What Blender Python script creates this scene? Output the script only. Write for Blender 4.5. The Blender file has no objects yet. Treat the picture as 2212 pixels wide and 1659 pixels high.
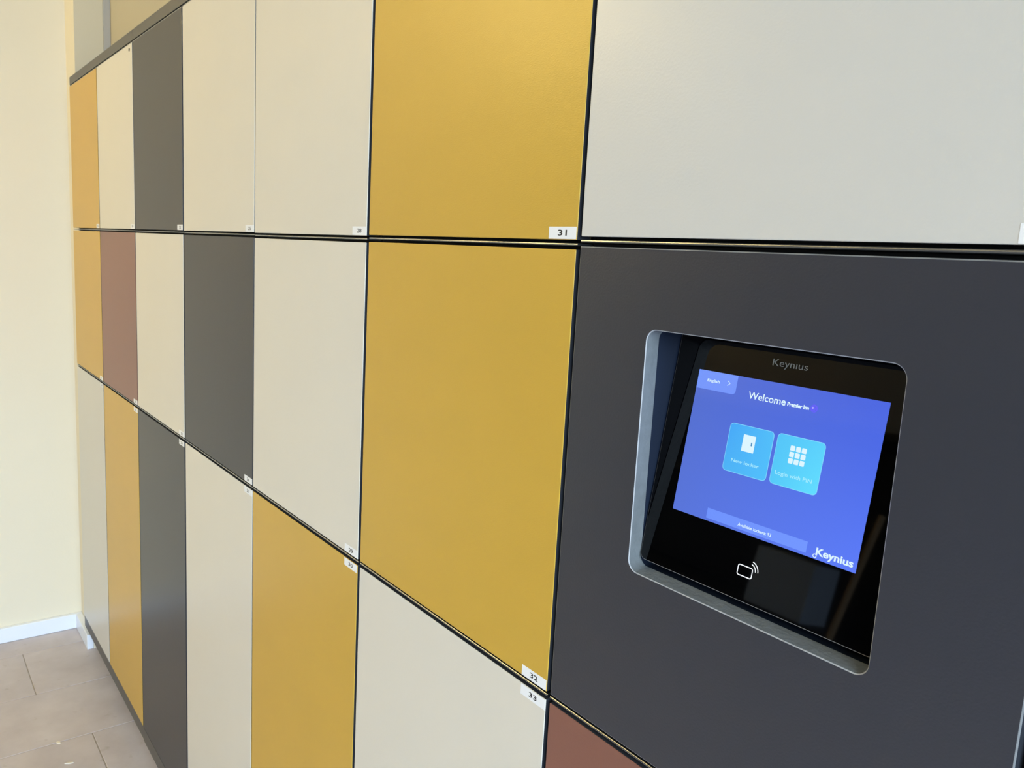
import bpy, bmesh, math, random
from mathutils import Vector, Matrix
from mathutils.geometry import tessellate_polygon

scene = bpy.context.scene
C = scene.collection
PI = math.pi

# ------------------------------------------------------------------ camera
R_RIGHT = Vector((0.6129010, 0.7882014, 0.0555959))
R_DOWN = Vector((0.1553135, -0.0511853, -0.9865383))
R_FWD = Vector((-0.7747452, 0.6132851, -0.1537898))
cam_d = bpy.data.cameras.new('camera')
cam = bpy.data.objects.new('camera', cam_d)
C.objects.link(cam)
m = Matrix((R_RIGHT, -R_DOWN, -R_FWD)).transposed().to_4x4()
m.translation = Vector((2.9408666, -0.4951085, 1.4033946))
cam.matrix_world = m
cam_d.sensor_fit = 'HORIZONTAL'
cam_d.sensor_width = 36.0
cam_d.lens = 36.0 * 1732.749 / 2212.0
cam_d.clip_start = 0.02
cam_d.dof.use_dof = True
cam_d.dof.focus_distance = 0.80
cam_d.dof.aperture_fstop = 28.0
scene.camera = cam

# ------------------------------------------------------------------ world, lights, exposure
scene.view_settings.view_transform = 'Standard'
scene.view_settings.look = 'None'
scene.view_settings.gamma = 1.0
scene.view_settings.use_curve_mapping = False
scene.view_settings.exposure = 0.0

world = bpy.data.worlds.new('world')
scene.world = world
world.use_nodes = True
wb = world.node_tree.nodes['Background']
wb.inputs[0].default_value = (0.62, 0.78, 1.0, 1)
wb.inputs[1].default_value = 0.9


def area(name, loc, target, sx, sy, power, col, spread=180):
    d = bpy.data.lights.new(name, 'AREA')
    d.shape = 'RECTANGLE'
    d.size, d.size_y = sx, sy
    d.energy = power
    d.color = col
    d.spread = math.radians(spread)
    o = bpy.data.objects.new(name, d)
    C.objects.link(o)
    o.location = loc
    o.rotation_euler = (Vector(target) - Vector(loc)).to_track_quat('-Z', 'Y').to_euler()
    return o


# daylight through the glazed front (large opening in the right-hand end wall)
DAY = area('window_daylight', (9.0, -1.6, 2.75), (0.0, -1.2, 0.9), 8.0, 3.4, 1540, (0.725, 0.88, 1.0))
# warm ceiling luminaires (their bodies are built with the ceiling lights below)
WARM = (1.0, 0.75, 0.29)
LAMPS = [(0.34, -1.78, 90.0), (2.3, -1.9, 7.0), (4.2, -1.9, 4.0)]
LAMP_Z = 2.43
# LAMPS = x, y, radiance of the glowing glass globe (built with the ceiling lights at the end)


# ------------------------------------------------------------------ materials
def srgb(r, g, b):
    f = lambda c: ((c / 255.0) / 12.92) if c / 255.0 <= 0.04045 else (((c / 255.0) + 0.055) / 1.055) ** 2.4
    return (f(r), f(g), f(b), 1)


def lin(c):
    return (c[0], c[1], c[2], 1)


def mat(name, col, rough=0.5, spec=0.5, metal=0.0, var=0.0, vscale=6.0, bump=0.0, bscale=300.0,
        emit=None, estr=1.0, coat=0.0, stretch=None):
    mt = bpy.data.materials.new(name)
    mt.use_nodes = True
    nt = mt.node_tree
    b = nt.nodes['Principled BSDF']
    b.inputs['Base Color'].default_value = col
    b.inputs['Roughness'].default_value = rough
    b.inputs['Specular IOR Level'].default_value = spec
    b.inputs['Metallic'].default_value = metal
    b.inputs['Coat Weight'].default_value = coat
    tc = nt.nodes.new('ShaderNodeTexCoord')
    src = tc.outputs['Object']
    if stretch:
        mp = nt.nodes.new('ShaderNodeMapping')
        mp.inputs['Scale'].default_value = stretch
        nt.links.new(src, mp.inputs['Vector'])
        src = mp.outputs['Vector']
    if var > 0:
        n = nt.nodes.new('ShaderNodeTexNoise')
        n.inputs['Scale'].default_value = vscale
        n.inputs['Detail'].default_value = 5
        nt.links.new(src, n.inputs['Vector'])
        r = nt.nodes.new('ShaderNodeMapRange')
        r.inputs['From Min'].default_value = 0.3
        r.inputs['From Max'].default_value = 0.7
        r.inputs['To Min'].default_value = 1 - var
        r.inputs['To Max'].default_value = 1 + var
        nt.links.new(n.outputs['Fac'], r.inputs['Value'])
        mx = nt.nodes.new('ShaderNodeVectorMath')
        mx.operation = 'SCALE'
        mx.inputs[0].default_value = col[:3]
        nt.links.new(r.outputs['Result'], mx.inputs['Scale'])
        nt.links.new(mx.outputs['Vector'], b.inputs['Base Color'])
    if bump > 0:
        n2 = nt.nodes.new('ShaderNodeTexNoise')
        n2.inputs['Scale'].default_value = bscale
        n2.inputs['Detail'].default_value = 3
        nt.links.new(src, n2.inputs['Vector'])
        bp = nt.nodes.new('ShaderNodeBump')
        bp.inputs['Strength'].default_value = bump
        bp.inputs['Distance'].default_value = 0.001
        nt.links.new(n2.outputs['Fac'], bp.inputs['Height'])
        nt.links.new(bp.outputs['Normal'], b.inputs['Normal'])
    if emit:
        b.inputs['Emission Color'].default_value = emit
        b.inputs['Emission Strength'].default_value = estr
    return mt


DOOR_R = 0.33
M = {
    'yellow': mat('yellow_laminate', srgb(200, 163, 64), DOOR_R, 0.33, var=0.02, bump=0.12, bscale=420, stretch=(1, 1, 2.2)),
    'cream': mat('cream_laminate', srgb(217, 213, 203), DOOR_R, 0.33, var=0.012, bump=0.12, bscale=420),
    'white_cream': mat('pale_laminate', srgb(208, 207, 203), DOOR_R, 0.33, var=0.012, bump=0.12, bscale=420),
    'anthracite': mat('anthracite_laminate', srgb(52, 52, 57), DOOR_R, 0.33, var=0.03, bump=0.12, bscale=420),
    'brown': mat('red_brown_laminate', srgb(130, 88, 76), DOOR_R, 0.33, var=0.02, bump=0.12, bscale=420),
    'door_edge': mat('dark_door_edge', srgb(50, 54, 62), 0.35, 0.5),
    'carcass': mat('black_carcass', srgb(18, 18, 20), 0.6, 0.3),
    'strip': mat('polished_shelf_edge', srgb(150, 153, 156), 0.33, 0.5, metal=1.0),
    'sticker': mat('white_sticker', srgb(238, 241, 246), 0.4, 0.4),
    'ink': mat('black_ink', srgb(20, 22, 28), 0.5, 0.3),
    'frame': mat('anthracite_frame', srgb(74, 73, 72), 0.4, 0.5, var=0.02),
    'wall': mat('cream_wall_paint', srgb(229, 222, 204), 0.75, 0.25, var=0.008, vscale=3, bump=0.25, bscale=160),
    'wall_grey': mat('low_bounce_grey', srgb(128, 128, 130), 0.8, 0.2, var=0.02, vscale=3),  # unseen opposite wall, darkened to cut light bounced onto the lockers
    'beige': mat('beige_side_wall', srgb(214, 206, 184), 0.8, 0.2, var=0.01, vscale=3, bump=0.2, bscale=160),
    'bulk': mat('darker_beige_wall', srgb(190, 184, 166), 0.8, 0.2, var=0.01, vscale=3, bump=0.2, bscale=160),  # darker tone for the wall set back above the lockers
    'skirt': mat('white_gloss_paint', srgb(232, 239, 252), 0.3, 0.5),  # cool daylight tint mixed into the white
    'ceiling': mat('ceiling_paint', srgb(236, 234, 228), 0.85, 0.2, var=0.01),
    'bead': mat('grey_metal_bead', srgb(176, 174, 170), 0.45, 0.4),
    'grout': mat('grout', srgb(150, 143, 135), 0.85, 0.2, var=0.05, vscale=30),
    'panel': mat('terminal_anthracite', srgb(53, 55, 64), 0.34, 0.42, var=0.02, bump=0.15, bscale=500),
    'cut': mat('cut_panel_edge', srgb(112, 118, 122), 0.45, 0.4, var=0.10, vscale=90, bump=0.5, bscale=260, stretch=(1, 1, 1)),
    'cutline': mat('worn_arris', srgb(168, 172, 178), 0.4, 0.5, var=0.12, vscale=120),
    'arris': mat('lit_panel_arris', srgb(126, 130, 134), 0.4, 0.5, var=0.1, vscale=60),  # lighter cut edge, with the lit bevel line put into its colour
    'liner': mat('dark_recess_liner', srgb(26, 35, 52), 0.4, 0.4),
    'glass': mat('black_glass', srgb(3, 3, 4), 0.03, 0.42),
    'glass_edge': mat('ground_glass_edge', srgb(150, 150, 150), 0.25, 0.5),
    'print_grey': mat('grey_screen_print', srgb(140, 140, 138), 0.4, 0.3),
    'print_white': mat('glowing_white_print', srgb(225, 226, 232), 0.4, 0.3, emit=srgb(225, 228, 235), estr=0.55),  # brightness added as a glow of the print itself
    'hole': mat('keyhole_dark', srgb(40, 38, 34), 0.5),
    'metal': mat('satin_metal', srgb(150, 150, 150), 0.35, 0.5, metal=0.8),
    'chip': mat('white_plaster_chip', srgb(225, 220, 208), 0.9, 0.1),
    'rack': mat('dark_metal', srgb(26, 26, 28), 0.5, 0.4),
    'box': mat('pale_carton', srgb(160, 174, 196), 0.7, 0.2),
    'oak': mat('pale_wood', srgb(150, 128, 100), 0.6, 0.3, var=0.1, vscale=8),
    'lampbody': mat('lamp_ring', srgb(220, 220, 220), 0.4),
}


def tile_material():
    mt = bpy.data.materials.new('stone_look_tile')
    mt.use_nodes = True
    nt = mt.node_tree
    b = nt.nodes['Principled BSDF']
    b.inputs['Roughness'].default_value = 0.55
    b.inputs['Specular IOR Level'].default_value = 0.4
    tc = nt.nodes.new('ShaderNodeTexCoord')
    oi = nt.nodes.new('ShaderNodeObjectInfo')
    ad = nt.nodes.new('ShaderNodeVectorMath')
    ad.operation = 'ADD'
    nt.links.new(tc.outputs['Object'], ad.inputs[0])
    sc = nt.nodes.new('ShaderNodeVectorMath')
    sc.operation = 'SCALE'
    sc.inputs[0].default_value = (7, 3, 5)
    nt.links.new(oi.outputs['Random'], sc.inputs['Scale'])
    nt.links.new(sc.outputs['Vector'], ad.inputs[1])
    n1 = nt.nodes.new('ShaderNodeTexNoise')
    n1.inputs['Scale'].default_value = 7.0
    n1.inputs['Detail'].default_value = 6
    n1.inputs['Roughness'].default_value = 0.6
    nt.links.new(ad.outputs['Vector'], n1.inputs['Vector'])
    cr = nt.nodes.new('ShaderNodeValToRGB')
    cr.color_ramp.elements[0].position = 0.32
    cr.color_ramp.elements[0].color = srgb(178, 172, 178)
    cr.color_ramp.elements[1].position = 0.72
    cr.color_ramp.elements[1].color = srgb(197, 192, 198)
    nt.links.new(n1.outputs['Fac'], cr.inputs['Fac'])
    n2 = nt.nodes.new('ShaderNodeTexNoise')      # scattered dirt spots
    n2.inputs['Scale'].default_value = 26.0
    n2.inputs['Detail'].default_value = 2
    nt.links.new(ad.outputs['Vector'], n2.inputs['Vector'])
    r2 = nt.nodes.new('ShaderNodeMapRange')
    r2.inputs['From Min'].default_value = 0.66
    r2.inputs['From Max'].default_value = 0.76
    r2.inputs['To Min'].default_value = 0.0
    r2.inputs['To Max'].default_value = 0.35
    nt.links.new(n2.outputs['Fac'], r2.inputs['Value'])
    mx = nt.nodes.new('ShaderNodeMixRGB')
    mx.inputs['Color2'].default_value = srgb(140, 131, 122)
    nt.links.new(r2.outputs['Result'], mx.inputs['Fac'])
    nt.links.new(cr.outputs['Color'], mx.inputs['Color1'])
    nt.links.new(mx.outputs['Color'], b.inputs['Base Color'])
    return mt


M['tile'] = tile_material()


def screen_mat(name, c00, c10, c01, c11, w, h, strength=1.0):
    """self-lit picture: colour varies smoothly over the display (object X/Z)"""
    mt = bpy.data.materials.new(name)
    mt.use_nodes = True
    nt = mt.node_tree
    b = nt.nodes['Principled BSDF']
    b.inputs['Base Color'].default_value = (0.004, 0.004, 0.006, 1)
    b.inputs['Roughness'].default_value = 0.06
    b.inputs['Emission Strength'].default_value = strength
    tc = nt.nodes.new('ShaderNodeTexCoord')
    sp = nt.nodes.new('ShaderNodeSeparateXYZ')
    nt.links.new(tc.outputs['Object'], sp.inputs[0])

    def rng(sock, lo, hi):
        r = nt.nodes.new('ShaderNodeMapRange')
        r.inputs['From Min'].default_value = lo
        r.inputs['From Max'].default_value = hi
        nt.links.new(sock, r.inputs['Value'])
        return r.outputs['Result']
    fu = rng(sp.outputs['X'], w[0], w[1])
    fv = rng(sp.outputs['Z'], h[0], h[1])

    def mix(f, a, bb):
        x = nt.nodes.new('ShaderNodeMixRGB')
        nt.links.new(f, x.inputs['Fac'])
        for k, s in (('Color1', a), ('Color2', bb)):
            if isinstance(s, tuple):
                x.inputs[k].default_value = s
            else:
                nt.links.new(s, x.inputs[k])
        return x.outputs['Color']
    lo = mix(fu, c00, c10)
    hi = mix(fu, c01, c11)
    nt.links.new(mix(fv, lo, hi), b.inputs['Emission Color'])
    return mt


# ------------------------------------------------------------------ mesh helpers
def link(name, bm, mats, parent=None, smooth=False):
    me = bpy.data.meshes.new(name)
    bmesh.ops.recalc_face_normals(bm, faces=bm.faces)
    bm.to_mesh(me)
    bm.free()
    for x in (mats if isinstance(mats, (list, tuple)) else [mats]):
        me.materials.append(x)
    if smooth:
        for p in me.polygons:
            p.use_smooth = True
    o = bpy.data.objects.new(name, me)
    C.objects.link(o)
    if parent:
        o.parent = parent
    return o


def add_box(bm, x0, x1, y0, y1, z0, z1, bevel=0.0, seg=2, mi=0):
    vs = [bm.verts.new((x, y, z)) for x in (x0, x1) for y in (y0, y1) for z in (z0, z1)]
    idx = [(0, 1, 3, 2), (4, 6, 7, 5), (0, 4, 5, 1), (2, 3, 7, 6), (0, 2, 6, 4), (1, 5, 7, 3)]
    fs = [bm.faces.new([vs[i] for i in f]) for f in idx]
    for f in fs:
        f.material_index = mi
    if bevel > 0:
        es = list({e for f in fs for e in f.edges})
        bmesh.ops.bevel(bm, geom=es, offset=bevel, segments=seg, profile=0.5, affect='EDGES', clamp_overlap=True)
    return fs


def box(name, x0, x1, y0, y1, z0, z1, mt, parent=None, bevel=0.0, seg=2):
    bm = bmesh.new()
    add_box(bm, x0, x1, y0, y1, z0, z1, bevel, seg)
    return link(name, bm, mt, parent)


def tag(o, label=None, cat=None, group=None, kind=None):
    if label: o['label'] = label
    if cat: o['category'] = cat
    if group: o['group'] = group
    if kind: o['kind'] = kind
    return o


def empty(name, loc=(0, 0, 0)):
    o = bpy.data.objects.new(name, None)
    C.objects.link(o)
    o.location = loc
    o.empty_display_size = 0.05
    return o


def rounded_loop(x0, x1, z0, z1, r, n=8):
    """counter-clockwise outline in the XZ plane; r = (bl, br, tr, tl) or one number"""
    if not isinstance(r, (tuple, list)):
        r = (r, r, r, r)
    pts = []
    cs = [((x0, z0), r[0], PI, (1, 1)), ((x1, z0), r[1], 1.5 * PI, (-1, 1)),
          ((x1, z1), r[2], 0.0, (-1, -1)), ((x0, z1), r[3], 0.5 * PI, (1, -1))]
    for (cx, cz), rr, a0, (sx, sz) in cs:
        if rr <= 0:
            pts.append((cx, cz))
            continue
        ox, oz = cx + sx * rr, cz + sz * rr
        for k in range(n + 1):
            a = a0 + 0.5 * PI * k / n
            pts.append((ox + rr * math.cos(a), oz + rr * math.sin(a)))
    return pts


def add_plate(bm, pts, y0, y1, mi=0, side_mi=None):
    """prism of an XZ outline between y0 (front) and y1"""
    a = [bm.verts.new((x, y0, z)) for x, z in pts]
    b = [bm.verts.new((x, y1, z)) for x, z in pts]
    f = bm.faces.new(a)
    f.material_index = mi
    f = bm.faces.new(list(reversed(b)))
    f.material_index = mi
    n = len(pts)
    for i in range(n):
        f = bm.faces.new((a[i], b[i], b[(i + 1) % n], a[(i + 1) % n]))
        f.material_index = mi if side_mi is None else side_mi
    return a, b


_text_cache = {}


def text_polys(body, bold=0.0):
    """flat text as verts/faces in the XY plane, unscaled, from Blender's own font"""
    key = (body, bold)
    if key in _text_cache:
        return _text_cache[key]
    cu = bpy.data.curves.new('t', 'FONT')
    cu.body = body
    cu.size = 1.0
    cu.offset = bold
    cu.resolution_u = 4
    o = bpy.data.objects.new('t', cu)
    C.objects.link(o)
    dg = bpy.context.evaluated_depsgraph_get()
    dg.update()
    me = bpy.data.meshes.new_from_object(o.evaluated_get(dg))
    vs = [v.co.copy() for v in me.vertices]
    fs = [tuple(p.vertices) for p in me.polygons]
    bpy.data.objects.remove(o)
    bpy.data.curves.remove(cu)
    bpy.data.meshes.remove(me)
    _text_cache[key] = (vs, fs)
    return vs, fs


def add_text(bm, body, x0, x1, zbase, h, y, mi=0, bold=0.0, hbody='H'):
    """writes text facing -Y between x0 and x1, baseline at zbase, capital height h"""
    vs, fs = text_polys(body, bold)
    cap = max(v.y for v in text_polys(hbody, bold)[0])
    lo, hi = min(v.x for v in vs), max(v.x for v in vs)
    sx, sz = (x1 - x0) / (hi - lo), h / cap
    nv = [bm.verts.new((x0 + (v.x - lo) * sx, y, zbase + v.y * sz)) for v in vs]
    for f in fs:
        try:
            nf = bm.faces.new([nv[i] for i in f])
            nf.material_index = mi
        except ValueError:
            pass


# ------------------------------------------------------------------ room shell
XL, XR, YF, ZC = -0.15, 5.2, -3.0, 2.62
# floor slab with separate tiles
fl = tag(box('floor', XL - 0.1, XR + 0.1, YF - 0.1, 0.62, -0.10, -0.0016, M['grout']), kind='structure')
rows = [-0.316, -0.018, 0.280, 0.582]
while rows[-1] < XR:
    rows.append(rows[-1] + 0.300)
offs = {0: 0.25, 1: -0.184, 2: 0.166, 3: -0.085}
tile_cache = {}
random.seed(4)


def tile_mesh(w, l):
    k = (round(w, 4), round(l, 4))
    if k not in tile_cache:
        bm = bmesh.new()
        add_box(bm, -w / 2, w / 2, -l / 2, l / 2, -0.008, 0, 0.0012, 1)
        bmesh.ops.recalc_face_normals(bm, faces=bm.faces)
        me = bpy.data.meshes.new('floor_tile')
        bm.to_mesh(me)
        bm.free()
        me.materials.append(M['tile'])
        tile_cache[k] = me
    return tile_cache[k]


for i in range(len(rows) - 1):
    xa, xb = max(rows[i], XL), min(rows[i + 1], XR)
    if xb - xa < 0.02:
        continue
    off = offs.get(i, [-0.184, 0.166, -0.085][i % 3])
    y = off - 0.6 * 6
    while y < 0.55:
        ya, yb = max(y, YF), min(y + 0.6, 0.55)
        y += 0.6
        if yb - ya < 0.02:
            continue
        g = 0.0011
        o = bpy.data.objects.new('floor_tile', tile_mesh(xb - xa - 2 * g, yb - ya - 2 * g))
        C.objects.link(o)
        o.location = ((xa + xb) / 2, (ya + yb) / 2, random.uniform(-0.0003, 0.0))
        o.parent = fl

tag(box('wall_left', XL - 0.1, XL, YF, 0.62, 0, ZC, M['wall']), kind='structure')
# window wall with a real opening for the daylight
wr = bmesh.new()
add_box(wr, XR, XR + 0.1, YF, -2.75, 0, ZC)
add_box(wr, XR, XR + 0.1, -0.15, 0.62, 0, ZC)
add_box(wr, XR, XR + 0.1, -2.75, -0.15, 2.35, ZC)
add_box(wr, XR, XR + 0.1, -2.75, -0.15, 0, 0.12)
tag(link('wall_right', wr, M['wall']), kind='structure')
tag(box('wall_front', XL, XR, YF - 0.1, YF, 0, ZC, M['wall_grey']), kind='structure')
tag(box('ceiling', XL - 0.1, XR + 0.1, YF - 0.1, 0.62, ZC, ZC + 0.1, M['ceiling']), kind='structure')
# back wall: narrow pier at the left, beige wall set back above the lockers, and the niche behind them
wbk = bmesh.new()
add_box(wbk, XL, -0.004, 0.018, 0.62, 0, ZC)                      # pier left of the lockers
add_box(wbk, -0.004, 0.0604, 0.018, 0.024, 0, 0.058)                # its foot, running under the first locker
add_box(wbk, 2.83, XR, 0.018, 0.62, 0, ZC)
tag(link('wall_back', wbk, M['wall']), kind='structure')
ub = bmesh.new()
add_box(ub, -0.004, 2.83, 0.122, 0.62, 1.8895, ZC)
add_box(ub, -0.004, 2.83, 0.52, 0.62, 0, 1.8895)
tag(link('wall_niche', ub, M['bulk']), kind='structure')
tag(box('trim_1', -0.0035, 0.004, 0.101, 0.1215, 1.8895, ZC, M['bead'], bevel=0.001), kind='structure')
tag(box('trim_2', 2.8035, 2.83, 0.006, 0.45, 0.064, 1.8867, M['carcass']), kind='structure')  # black filler added so the gap at the bank's end stays dark
# pier side above the lockers is beige, darker than the pier face
tag(box('trim_3', -0.0039, -0.0012, 0.0185, 0.1005, 1.8895, ZC, M['beige']), kind='structure')


def skirting(name, bm_fn):
    bm = bmesh.new()
    bm_fn(bm)
    return tag(link(name, bm, M['skirt']), kind='structure')


skirting('baseboard_left', lambda bm: add_box(bm, XL, -0.133, YF + 0.001, 0.0178, 0.0005, 0.0535, 0.002, 2))
skirting('baseboard_back', lambda bm: add_box(bm, -0.1328, 0.0605, -0.003, 0.0178, 0.0005, 0.0535, 0.002, 2))

# ------------------------------------------------------------------ lockers
ZA, ZB, ZT, ZD = 1.4200, 0.9808, 1.8609, 0.1043
XB = [0.0, 0.4, 0.8, 1.2, 1.6, 2.0, 2.4, 2.8]
GAPX = {0: 0.0035, 1: 0.0035, 2: 0.003, 3: 0.0038, 4: 0.0018, 5: 0.0036, 6: 0.0030, 7: 0.0040}
DZA = {0: 0.0, 1: 0.0, 2: -0.0004, 3: -0.0008, 4: -0.0018, 5: -0.0008, 6: 0.0024}
DT = 0.0180


def add_door(bm, x0, x1, z0, z1):
    add_box(bm, x0, x1, 0.0, DT, z0, z1, 0.0007, 2)
    bm.normal_update()
    for f in bm.faces:
        f.material_index = 1 if abs(f.normal.y) < 0.30 else 0


def add_sticker(door, ox, oz, right, zlo, number, w=0.038, h=0.0111):
    bm = bmesh.new()
    x1 = right
    x0 = x1 - w
    add_plate(bm, rounded_loop(x0 - ox, x1 - ox, zlo - oz, zlo + h - oz, 0.0003, 2), -0.00018, 0.0)
    if number:
        n = len(number)
        wd = 0.0062 * n
        cx = (x0 + x1) / 2 + 0.0002 - ox
        add_text(bm, number, cx - wd / 2, cx + wd / 2, zlo + 0.0031 - oz, 0.0052, -0.00024, mi=1, bold=0.012)
    return link('number_sticker', bm, [M['sticker'], M['ink']], door)


def make_locker(col, row, colour, number, label):
    xa, xb = XB[col] + GAPX[col], XB[col + 1] - GAPX[col + 1]
    za = ZA + DZA[col]
    zlo, zhi = {0: (za, ZT), 1: (ZB, za), 2: (ZD, ZB)}[row]
    gz = 0.0043
    ox, oz = (xa + xb) / 2, zlo
    L = empty('locker', (ox, 0.0, zlo))
    tag(L, label, 'locker', 'lockers in the colour-block locker wall')
    d0, d1 = zlo + (gz if row < 2 else 0.0015), zhi - (gz if row > 0 else 0.0030)
    bm = bmesh.new()
    add_door(bm, xa - ox, xb - ox, d0 - oz, d1 - oz)
    door = link('door', bm, [M[colour], M['door_edge']], L)
    add_box_b = bmesh.new()
    add_box(add_box_b, XB[col] + 0.0009 - ox, XB[col + 1] - 0.0009 - ox, 0.0212, 0.46, zlo + 0.0002 - oz, zhi - 0.0002 - oz)
    link('body', add_box_b, M['carcass'], L)
    # rounded metal shelf edge showing in the joint above the door
    s = bmesh.new()
    zc = zhi + 0.0003 - oz
    if row == 0:
        zc = zhi - 0.0012 - oz
    prof = []
    for k in range(7):
        a = PI * (0.5 + k / 6.0)
        prof.append((0.0022 + 0.0012 * math.cos(a), zc + 0.0013 * math.sin(a)))
    prof += [(0.0208, zc - 0.0012), (0.0208, zc + 0.0012)]
    va = [s.verts.new((xa - 0.0012 - ox, y, z)) for y, z in prof]
    vb = [s.verts.new((xb + 0.0006 - ox, y, z)) for y, z in prof]
    s.faces.new(va)
    s.faces.new(list(reversed(vb)))
    for k in range(len(prof)):
        k2 = (k + 1) % len(prof)
        s.faces.new((va[k], vb[k], vb[k2], va[k2]))
    link('shelf_edge', s, M['strip'], L)
    # number sticker in the right-hand corner of the door
    if row == 2:
        add_sticker(door, ox, oz, xb - 0.0008, d1 - 0.0006 - 0.0111, number)
    else:
        add_sticker(door, ox, oz, xb - 0.0008, d0 + 0.0006, number)
    return L, door, ox, oz


TOP, MID, LOW = 0, 1, 2
spec = [
    (0, TOP, 'yellow', '16', 'yellow locker in the top row, at the far left end against the cream wall'),
    (0, MID, 'yellow', '17', 'yellow locker in the middle row at the far left end, above a pale one'),
    (0, LOW, 'white_cream', '18', 'pale grey-cream tall locker at the far left end, above the white baseboard'),
    (1, TOP, 'cream', '19', 'cream locker with a small dark keyhole in its upper right corner, top row'),
    (1, MID, 'brown', '20', 'brown locker in the middle row, between a yellow and a cream one'),
    (1, LOW, 'yellow', '21', 'tall yellow locker reaching the floor, below the brown locker in the middle row'),
    (2, TOP, 'anthracite', '22', 'dark grey locker in the top row, between two cream lockers'),
    (2, MID, 'cream', '23', 'cream locker with dark grey lockers directly above and below it'),
    (2, LOW, 'anthracite', '24', 'tall dark grey locker in the bottom row, second locker right of the pale corner one'),
    (3, TOP, 'cream', '25', 'cream top row locker directly right of the dark grey top row locker'),
    (3, MID, 'anthracite', '26', 'dark grey locker in the middle row, with cream lockers above and below'),
    (3, LOW, 'cream', '27', 'tall cream bottom row locker between a dark grey and a yellow one'),
    (4, TOP, 'cream', '28', 'cream locker with sticker 28, left of yellow locker 31'),
    (4, MID, 'cream', '29', 'cream middle row locker with sticker 29, left of yellow locker 32'),
    (4, LOW, 'yellow', '30', 'tall yellow locker with sticker 30 in its upper right corner'),
    (5, TOP, 'yellow', '31', 'large yellow locker with sticker 31 in the top row'),
    (5, MID, 'yellow', '32', 'large yellow locker with sticker 32, left of the touchscreen terminal'),
    (5, LOW, 'cream', '33', 'tall cream locker with sticker 33 in its upper right corner'),
    (6, TOP, 'white_cream', '34', 'pale grey-white locker directly above the dark touchscreen terminal'),
    (6, LOW, 'brown', '35', 'red-brown locker directly below the touchscreen terminal'),
]
for args in spec:
    L, door, ox, oz = make_locker(*args)
    if args[0] == 1 and args[1] == TOP:
        kb = bmesh.new()
        bmesh.ops.create_cone(kb, cap_ends=True, segments=16, radius1=0.004, radius2=0.004, depth=0.0012,
                              matrix=Matrix.Translation((0.7735 - ox, -0.0005, 1.8455 - oz)) @ Matrix.Rotation(PI / 2, 4, 'X'))
        link('keyhole', kb, M['hole'], door)

# fascia strip above and plinth strip below the lockers, in sections
for n, (a, b) in enumerate([(0.0, 0.8), (0.8, 1.6), (1.6, 2.8)]):
    lab = ['at the left end, ending at the cream wall', 'in the middle section', 'in the right section'][n]
    f = box('fascia_panel', a + 0.0012, b - 0.0012, 0.001, 0.121, 1.8632, 1.8867, M['frame'], bevel=0.0008)
    tag(f, 'dark grey top strip over the lockers ' + lab, 'fascia', 'dark grey strips along the top of the lockers')
plinths = {}
for n, (a, b) in enumerate([(0.0, 0.8), (0.8, 1.6), (1.6, 2.8)]):
    lab = ['at the far left corner', 'in the middle, along the tiled floor', 'in the right section'][n]
    f = plinths[n] = box('plinth_panel', a + (0.0012 if n else 0.0), b - 0.0012, 0.002 - (0.0015 if n else 0), 0.46, 0.0642, 0.1022, M['frame'], bevel=0.0008)
    tag(f, 'dark grey strip under the lockers ' + lab, 'plinth', 'dark grey strips along the foot of the lockers')
# adjustable feet that carry the bank off the floor
fb = bmesh.new()
bmesh.ops.create_cone(fb, cap_ends=True, segments=16, radius1=0.022, radius2=0.018, depth=0.0638,
                      matrix=Matrix.Translation((0, 0, 0.0321)))
foot0 = link('foot', fb, M['rack'])
n = 0
for fx in (0.12, 0.68, 0.92, 1.48, 1.72, 2.28, 2.68):
    for fy in (0.16, 0.40):
        o = foot0 if n == 0 else foot0.copy()
        if n:
            C.objects.link(o)
        o.location = (fx, fy, 0.0)
        o.parent = plinths[0 if fx < 0.8 else (1 if fx < 1.6 else 2)]
        n += 1

# ------------------------------------------------------------------ terminal
T = empty('locker_terminal', (2.6, 0.0, 1.2))
tag(T, 'anthracite panel with recessed blue touchscreen, between the pale locker and the red-brown locker', 'terminal')
TO = Vector((2.6, 0.0, 1.2))
px0, px1 = 2.4 + GAPX[6], 2.8 - GAPX[7]
pz0, pz1 = ZB + 0.0046, ZA + DZA[6] - 0.0043
hx0, hx1, hz0, hz1, hr = 2.4908, 2.7062, 1.1450, 1.3523, 0.0098


def shift(pts, o=TO):
    return [(x - o.x, z - o.z) for x, z in pts]


pm = bmesh.new()
bv = 0.0009
outer_f = shift(rounded_loop(px0 + bv, px1 - bv, pz0 + bv, pz1 - bv, 0))
inner_f = shift(rounded_loop(hx0 - 0.0007, hx1 + 0.0007, hz0 - 0.0007, hz1 + 0.0007, hr + 0.0007, 10))
allp = outer_f + inner_f
vf = [pm.verts.new((x, 0.0, z)) for x, z in allp]
for tri in tessellate_polygon([[Vector((x, z, 0)) for x, z in outer_f], [Vector((x, z, 0)) for x, z in reversed(inner_f)]]):
    n0 = len(outer_f)
    k = len(inner_f)
    ids = [t if t < n0 else n0 + (k - 1 - (t - n0)) for t in tri]
    try:
        pm.faces.new([vf[t] for t in ids]).material_index = 0
    except ValueError:
        pass
o1 = [pm.verts.new((x, bv * 0.3, z)) for x, z in shift(rounded_loop(px0 + bv * 0.3, px1 - bv * 0.3, pz0 + bv * 0.3, pz1 - bv * 0.3, 0))]
o2 = [pm.verts.new((x, bv, z)) for x, z in shift(rounded_loop(px0, px1, pz0, pz1, 0))]
o3 = [pm.verts.new((x, DT, z)) for x, z in shift(rounded_loop(px0, px1, pz0, pz1, 0))]
fo = vf[:4]
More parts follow.
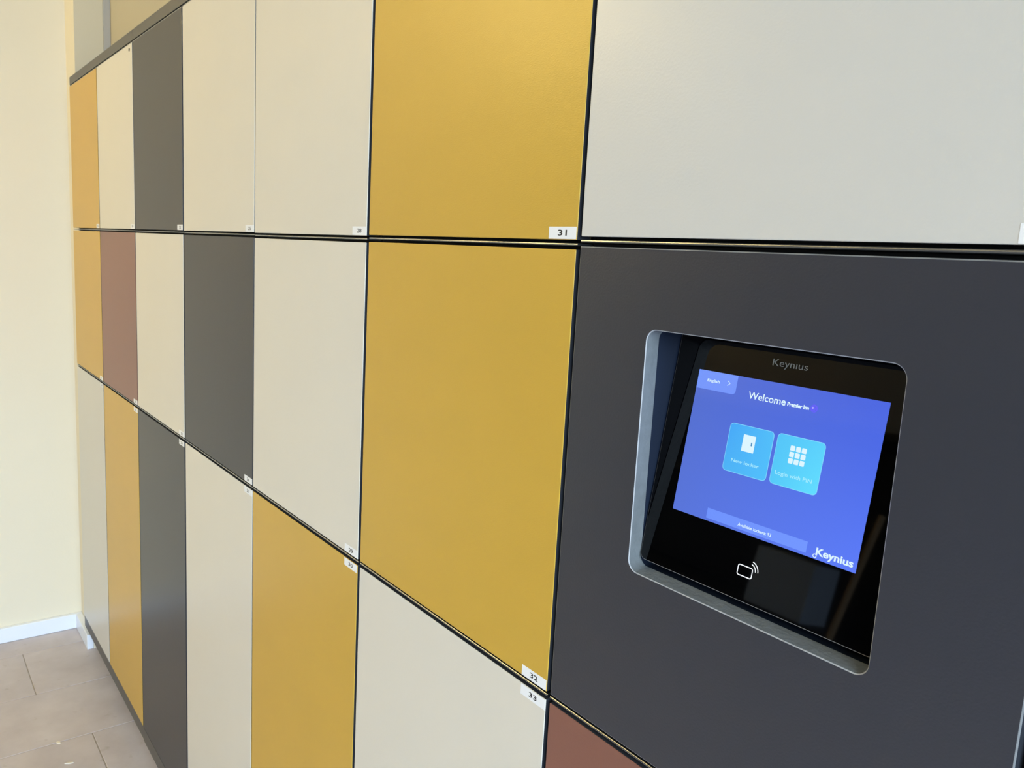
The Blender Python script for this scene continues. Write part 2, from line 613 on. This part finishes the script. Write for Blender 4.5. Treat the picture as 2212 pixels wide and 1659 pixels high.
for A, B, mi in ((fo, o1, 2), (o1, o2, 2), (o2, o3, 1)):
    for k in range(4):
        pm.faces.new((A[k], A[(k + 1) % 4], B[(k + 1) % 4], B[k])).material_index = mi
link('front_panel', pm, [M['panel'], M['door_edge'], M['arris']], T)


def loops_mesh(name, loops, mats, mis, parent, smooth=False):
    bm = bmesh.new()
    rings = [[bm.verts.new((x, y, z)) for x, z in pts] for pts, y in loops]
    for r in range(len(rings) - 1):
        A, B = rings[r], rings[r + 1]
        n = len(A)
        for k in range(n):
            f = bm.faces.new((A[k], A[(k + 1) % n], B[(k + 1) % n], B[k]))
            f.material_index = mis[r]
    return link(name, bm, mats, parent)


i0 = inner_f
i1 = shift(rounded_loop(hx0, hx1, hz0, hz1, hr, 10))
i2 = shift(rounded_loop(hx0, hx1, hz0 + 0.0022, hz1, hr * 0.85, 10))
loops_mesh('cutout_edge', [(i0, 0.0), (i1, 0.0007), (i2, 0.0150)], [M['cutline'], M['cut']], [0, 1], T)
j1 = shift(rounded_loop(hx0 - 0.0006, hx1 + 0.0006, hz0 + 0.0016, hz1 + 0.0006, hr * 0.85, 10))
j2 = shift(rounded_loop(hx0 - 0.0006, hx1 + 0.0006, hz0 + 0.0016, hz1 + 0.0006, hr * 0.85, 10))
lin_o = loops_mesh('recess_liner', [(i2, 0.01505), (j1, 0.01515), (j2, 0.075)], [M['liner']], [0, 0], T)
box('housing', px0 - TO.x, px1 - TO.x, 0.0762, 0.46, ZB - TO.z + 0.0021, ZA + DZA[6] - TO.z - 0.0008, M['carcass'], T)
# frame pieces around the recess, behind the panel
fb = bmesh.new()
add_box(fb, px0 - TO.x - 0.001, hx0 - TO.x - 0.002, 0.0182, 0.0760, ZB + 0.0021 - TO.z, pz1 + 0.003 - TO.z)
add_box(fb, hx1 - TO.x + 0.002, px1 - TO.x + 0.001, 0.0182, 0.0760, ZB + 0.0021 - TO.z, pz1 + 0.003 - TO.z)
add_box(fb, hx0 - TO.x - 0.002, hx1 - TO.x + 0.002, 0.0182, 0.0760, ZB + 0.0021 - TO.z, hz0 - 0.002 - TO.z)
add_box(fb, hx0 - TO.x - 0.002, hx1 - TO.x + 0.002, 0.0182, 0.0760, hz1 + 0.002 - TO.z, pz1 + 0.003 - TO.z)
link('frame', fb, M['carcass'], T)
# metal shelf edge in the joint above
s = bmesh.new()
zc = ZA + DZA[6] + 0.0004 - TO.z
prof = []
for k in range(7):
    a = PI * (0.5 + k / 6.0)
    prof.append((0.0022 + 0.0012 * math.cos(a), zc + 0.0013 * math.sin(a)))
prof += [(0.0208, zc - 0.0012), (0.0208, zc + 0.0012)]
va = [s.verts.new((px0 - 0.0012 - TO.x, y, z)) for y, z in prof]
vb = [s.verts.new((px1 + 0.0006 - TO.x, y, z)) for y, z in prof]
s.faces.new(va)
s.faces.new(list(reversed(vb)))
for k in range(len(prof)):
    k2 = (k + 1) % len(prof)
    s.faces.new((va[k], vb[k], vb[k2], va[k2]))
link('shelf_edge', s, M['strip'], T)

# tilted glass: local frame x = along the bank, z = up the glass (millimetre layout of the picture), y = into the glass
KT = 0.158
tilt = math.atan(KT)
O0 = Vector((2.5172, 0.0130, 1.159))
up = Vector((0, math.sin(tilt), math.cos(tilt)))
org = O0 + up * 0.0456            # lower left corner of the lit picture


def glass_child(o, parent=T, local=True):
    o.parent = parent
    if local:
        o.matrix_local = Matrix.Translation(org - TO) @ Matrix.Rotation(-tilt, 4, 'X')
    return o


mm = 0.001
gb = bmesh.new()
gl, gr, gbm, gt = -0.0252, 0.1876, -0.0508, 0.1530
add_plate(gb, rounded_loop(gl + 0.0004, gr - 0.0004, gbm + 0.0004, gt, (0.0056, 0.0056, 0.003, 0.003), 8), 0.0, 0.0036)
glass = link('touchscreen_glass', gb, [M['glass']])
glass_child(glass)
# thin ground edge round the glass
e0 = rounded_loop(gl, gr, gbm, gt, (0.006, 0.006, 0.003, 0.003), 8)
e1 = rounded_loop(gl + 0.00045, gr - 0.00045, gbm + 0.00045, gt, (0.0056, 0.0056, 0.003, 0.003), 8)
eb = bmesh.new()
A = [eb.verts.new((x, 0.0002, z)) for x, z in e0]
B = [eb.verts.new((x, -0.00005, z)) for x, z in e1]
Cc = [eb.verts.new((x, 0.0036, z)) for x, z in e0]
for k in range(len(A)):
    k2 = (k + 1) % len(A)
    eb.faces.new((A[k], A[k2], B[k2], B[k]))
    eb.faces.new((Cc[k], Cc[k2], A[k2], A[k]))
ge = link('polished_edge', eb, M['glass_edge'], glass)


def ui_obj(name, bm, mats, parent):
    return link(name, bm, mats, parent)


DW, DH = 162.6, 119.1
S1, S2, S3, S4 = -0.00010, -0.00016, -0.00022, -0.00028
em = lambda nm, a, b, c, d, w=(0, DW * mm), h=(0, DH * mm), st=1.0: screen_mat(nm, a, b, c, d, w, h, st)
EM = {
    'bg': em('screen_blue', srgb(88, 116, 216), srgb(92, 124, 248), srgb(84, 110, 206), srgb(72, 100, 224)),
    'tab': em('screen_tab', srgb(108, 146, 255), srgb(108, 146, 255), srgb(116, 150, 250), srgb(116, 150, 250)),
    'bar': em('screen_bar', srgb(110, 146, 252), srgb(116, 152, 255), srgb(110, 146, 252), srgb(116, 152, 255)),
    'tile1': em('screen_tile_left', srgb(78, 178, 245), srgb(80, 190, 252), srgb(70, 168, 248), srgb(82, 190, 248), (40 * mm, 81 * mm), (43 * mm, 82 * mm)),
    'tile2': em('screen_tile_right', srgb(84, 200, 248), srgb(98, 222, 255), srgb(84, 196, 248), srgb(92, 210, 252), (83 * mm, 124 * mm), (43 * mm, 82 * mm)),
    'rim': em('screen_tile_rim', srgb(128, 208, 252), srgb(128, 220, 255), srgb(128, 208, 252), srgb(128, 220, 255)),
    'white': em('screen_white', srgb(222, 246, 255), srgb(222, 246, 255), srgb(222, 246, 255), srgb(222, 246, 255)),
    'soft': em('screen_soft_white', srgb(165, 228, 252), srgb(170, 240, 255), srgb(165, 228, 252), srgb(170, 240, 255)),
    'handle': em('screen_handle', srgb(70, 140, 190), srgb(70, 140, 190), srgb(70, 140, 190), srgb(70, 140, 190)),
    'violet': em('screen_violet', srgb(96, 90, 240), srgb(100, 96, 250), srgb(96, 90, 240), srgb(100, 96, 250)),
    'violet2': em('screen_violet_light', srgb(176, 176, 250), srgb(176, 176, 250), srgb(176, 176, 250), srgb(176, 176, 250)),
}

bm = bmesh.new()
add_plate(bm, rounded_loop(0, DW * mm, 0, DH * mm, 0), S1, 0.0)
disp = link('display', bm, EM['bg'])
glass_child(disp)


def flat(bm, pts, y, mi=0):
    f = bm.faces.new([bm.verts.new((x * mm, y, z * mm)) for x, z in pts])
    f.material_index = mi


def rr(x0, x1, z0, z1, r, n=5):
    return rounded_loop(x0, x1, z0, z1, r, n)


def stroke(bm, pts, w, y, mi=0, closed=False):
    """constant-width line through pts (mm), round-ish ends"""
    n = len(pts)
    L_, R_ = [], []
    for i in range(n):
        if closed:
            a, b = pts[i - 1], pts[(i + 1) % n]
        else:
            a, b = pts[max(i - 1, 0)], pts[min(i + 1, n - 1)]
        dx, dz = b[0] - a[0], b[1] - a[1]
        l = math.hypot(dx, dz) or 1
        nx, nz = -dz / l * w / 2, dx / l * w / 2
        L_.append((pts[i][0] + nx, pts[i][1] + nz))
        R_.append((pts[i][0] - nx, pts[i][1] - nz))
    vl = [bm.verts.new((x * mm, y, z * mm)) for x, z in L_]
    vr = [bm.verts.new((x * mm, y, z * mm)) for x, z in R_]
    rng = range(n) if closed else range(n - 1)
    for i in rng:
        j = (i + 1) % n
        bm.faces.new((vl[i], vl[j], vr[j], vr[i])).material_index = mi
    if not closed:
        for (p, q) in ((pts[0], pts[1]), (pts[-1], pts[-2])):
            a0 = math.atan2(p[1] - q[1], p[0] - q[0])
            cap = [(p[0] + w / 2 * math.cos(a0 + t * PI / 6), p[1] + w / 2 * math.sin(a0 + t * PI / 6)) for t in range(-3, 4)]
            flat(bm, cap, y, mi)


def txt(bm, s, x0, x1, zb, h, y, mi=0, bold=0.0):
    add_text(bm, s, x0 * mm, x1 * mm, zb * mm, h * mm, y, mi, bold)


# language tab
bm = bmesh.new()
flat(bm, rounded_loop(0.0, 38.9, 103.7, DH, (0, 3.0, 0, 0), 6), S2, 0)
txt(bm, 'English', 10.0, 22.3, 110.3, 2.4, S3, 1, 0.02)
stroke(bm, [(30.3, 113.5), (32.5, 111.75), (30.3, 110.0)], 0.55, S3, 1)
ui_obj('language_tab', bm, [EM['tab'], EM['white']], disp)
# heading
bm = bmesh.new()
txt(bm, 'Welcome', 51.4, 84.6, 103.2, 5.4, S2, 0, 0.012)
txt(bm, 'Premier Inn', 86.2, 104.3, 103.5, 2.9, S2, 0, 0.045)
circ = [(108.3 + 2.9 * math.cos(t * PI / 16), 105.2 + 2.9 * math.sin(t * PI / 16)) for t in range(32)]
flat(bm, circ, S2, 1)
flat(bm, [(107.2 + 0.7 * math.cos(t * PI / 6), 105.6 + 0.7 * math.sin(t * PI / 6)) for t in range(12)], S3, 2)
stroke(bm, [(107.9 + 1.9 * math.cos(math.radians(a)), 104.9 + 1.9 * math.sin(math.radians(a))) for a in range(-100, 71, 17)], 0.4, S3, 3)
ui_obj('welcome_heading', bm, [EM['white'], EM['violet'], EM['violet2'], EM['bg']], disp)
# new locker button
bm = bmesh.new()
flat(bm, rr(40.3, 80.8, 43.4, 82.0, 3.4), S2, 1)
flat(bm, rr(40.8, 80.3, 43.9, 81.5, 3.0), S3, 0)
flat(bm, rr(54.4, 65.6, 61.8, 75.0, 0.5), S4, 2)
flat(bm, rr(62.2, 63.4, 67.0, 69.9, 0.5), S4 - 0.00006, 3)
txt(bm, 'New locker', 47.3, 72.8, 51.7, 2.7, S4, 4, 0.015)
ui_obj('new_locker_button', bm, [EM['tile1'], EM['rim'], EM['white'], EM['handle'], EM['soft']], disp)
# pin button
bm = bmesh.new()
flat(bm, rr(83.7, 123.4, 43.6, 82.4, 3.4), S2, 1)
flat(bm, rr(84.2, 122.9, 44.1, 81.9, 3.0), S3, 0)
for i in range(3):
    for j in range(3):
        x0 = 96.0 + i * 4.75
        z0 = 61.8 + j * 4.75
        flat(bm, rr(x0, x0 + 3.9, z0, z0 + 3.9, 0.7, 3), S4, 2)
txt(bm, 'Login with PIN', 87.3, 118.0, 51.5, 2.9, S4, 3, 0.012)
ui_obj('pin_login_button', bm, [EM['tile2'], EM['rim'], EM['white'], EM['soft']], disp)
# availability bar
bm = bmesh.new()
flat(bm, rr(34.4, 124.2, 2.1, 10.3, 0.0), S2, 0)
txt(bm, 'Available lockers: 53', 64.5, 94.6, 4.5, 2.4, S3, 1, 0.02)
ui_obj('availability_bar', bm, [EM['bar'], EM['white']], disp)
# maker's logo on the picture, a small ring hanging at the foot of the K
bm = bmesh.new()
txt(bm, 'Keynius', 131.6, 160.0, 3.3, 5.2, S2, 0, 0.03)
ring = [(131.3 + 1.25 * math.cos(t * PI / 8), 2.3 + 1.25 * math.sin(t * PI / 8)) for t in range(16)]
flat(bm, [(131.3 + 1.7 * math.cos(t * PI / 8), 2.3 + 1.7 * math.sin(t * PI / 8)) for t in range(16)], S3, 1)
stroke(bm, ring, 0.6, S4, 0, closed=True)
ui_obj('screen_logo', bm, [EM['white'], EM['bg']], disp)

# prints on the glass outside the picture: logo above, contactless card symbol below
bm = bmesh.new()
txt(bm, 'Keyn\u0131us', 67.0, 97.0, 131.6, 5.2, S1, 0, 0.0)
link('printed_logo', bm, M['print_grey'], glass)
bm = bmesh.new()
stroke(bm, rounded_loop(72.2, 85.1, -31.6, -23.6, 1.5, 5), 0.75, S1, 0, closed=True)
cx, cz = 82.6, -25.4
for r_ in (5.0, 7.2):
    stroke(bm, [(cx + r_ * math.cos(math.radians(a)), cz + r_ * math.sin(math.radians(a))) for a in range(4, 77, 8)], 0.72, S1, 0)
link('card_reader_symbol', bm, M['print_white'], glass)

# ------------------------------------------------------------------ small chips of plaster on the floor
for i, (x, y, sx, sy, lab) in enumerate([
        (0.586, -0.171, 0.0085, 0.0045, 'larger white plaster chip on the floor tiles'),
        (0.700, -0.163, 0.012, 0.003, 'thin pale scrap on the floor at the bottom edge of the picture')]):
    b = bmesh.new()
    random.seed(10 + i)
    n = 8
    pts = [(sx * (0.8 + 0.4 * random.random()) * math.cos(2 * PI * k / n), sy * (0.8 + 0.4 * random.random()) * math.sin(2 * PI * k / n)) for k in range(n)]
    lo = [b.verts.new((px, py, 0.0)) for px, py in pts]
    hi = [b.verts.new((px * 0.8, py * 0.8, 0.0022)) for px, py in pts]
    b.faces.new(lo)
    b.faces.new(hi)
    for k in range(n):
        b.faces.new((lo[k], lo[(k + 1) % n], hi[(k + 1) % n], hi[k]))
    o = link('plaster_chip', b, M['chip'])
    o.location = (x, y, 0.0002)
    o.rotation_euler = (0, 0, [0.5, 1.2][i])
    tag(o, lab, 'debris', 'white crumbs on the floor')

# ------------------------------------------------------------------ objects behind the camera, added only for the reflections in the black glass
rk = empty('stand_in_rack', (0.95, -2.62, 0.0))  # made-up rack, put in as the dark mass the glass reflects
tag(rk, 'dark stand-in rack against the opposite wall, added to darken the mirroring screen glass', 'rack')
for sx_ in (-0.75, 0.75):
    for sy_ in (-0.2, 0.2):
        box('post', sx_ - 0.018, sx_ + 0.018, sy_ - 0.018, sy_ + 0.018, 0.0, 1.62, M['rack'], rk)
for z_ in (0.12, 0.45, 0.78, 1.25, 1.58):
    box('shelf', -0.73, 0.73, -0.2, 0.2, z_, z_ + 0.03, M['rack'], rk)
box('back_panel', -0.73, 0.73, -0.235, -0.22, 0.1, 1.62, M['rack'], rk)

bm = bmesh.new()
add_box(bm, -0.13, 0.13, -0.10, 0.10, 0.0, 0.235, 0.003, 2)
cb = link('carton', bm, M['box'])
cb.location = (1.235, -2.53, 0.8105)
tag(cb, 'pale grey-blue box on the dark rack, mirrored in the lower part of the screen glass', 'box')
fl_ = bmesh.new()
add_box(fl_, -0.132, 0.132, -0.02, 0.02, 0.2352, 0.2362)
link('tape', fl_, M['metal'], cb)
br = empty('pole', (1.50, -2.20, 0.0))  # pole read from its reflection; wooden handle and head are made up
tag(br, 'wooden-handled broom leaning on the rack, added for a slanting line mirrored in the glass', 'pole')
bm = bmesh.new()
p0, p1 = Vector((0.0, 0.0, 0.06)), Vector((0.075, -0.190, 1.30))
ax = (p1 - p0)
mt_ = Matrix.Translation((p0 + p1) / 2) @ ax.to_track_quat('Z', 'Y').to_matrix().to_4x4()
bmesh.ops.create_cone(bm, cap_ends=True, segments=16, radius1=0.013, radius2=0.012, depth=ax.length, matrix=mt_)
link('handle', bm, M['oak'], br)
bm = bmesh.new()
add_box(bm, -0.16, 0.16, -0.025, 0.025, 0.055, 0.085, 0.005, 2)
add_box(bm, -0.155, 0.155, -0.03, 0.03, 0.0005, 0.055, 0.004, 1)
link('head', bm, M['rack'], br)

where = ['nearest the left end wall', 'in the middle of the ceiling', 'nearest the window wall']
for i, (lx, ly, pw) in enumerate(LAMPS):
    t = empty('ceiling_light', (lx, ly, ZC))
    tag(t, 'warm white globe hanging from the ceiling, ' + where[i], 'lamp', 'warm ceiling lights')
    bm = bmesh.new()
    bmesh.ops.create_cone(bm, cap_ends=True, segments=24, radius1=0.05, radius2=0.05, depth=0.0245, matrix=Matrix.Translation((0, 0, -0.0125)))
    bmesh.ops.create_cone(bm, cap_ends=True, segments=12, radius1=0.008, radius2=0.008, depth=0.05, matrix=Matrix.Translation((0, 0, -0.048)))
    link('holder', bm, M['lampbody'], t)
    bm = bmesh.new()
    bmesh.ops.create_uvsphere(bm, u_segments=32, v_segments=16, radius=0.113, matrix=Matrix.Translation((0, 0, LAMP_Z - ZC)))
    gm = mat('glowing_globe', srgb(240, 235, 220), 0.5, 0.3, emit=(WARM[0], WARM[1], WARM[2], 1), estr=pw)
    g = link('globe', bm, gm, t, smooth=True)
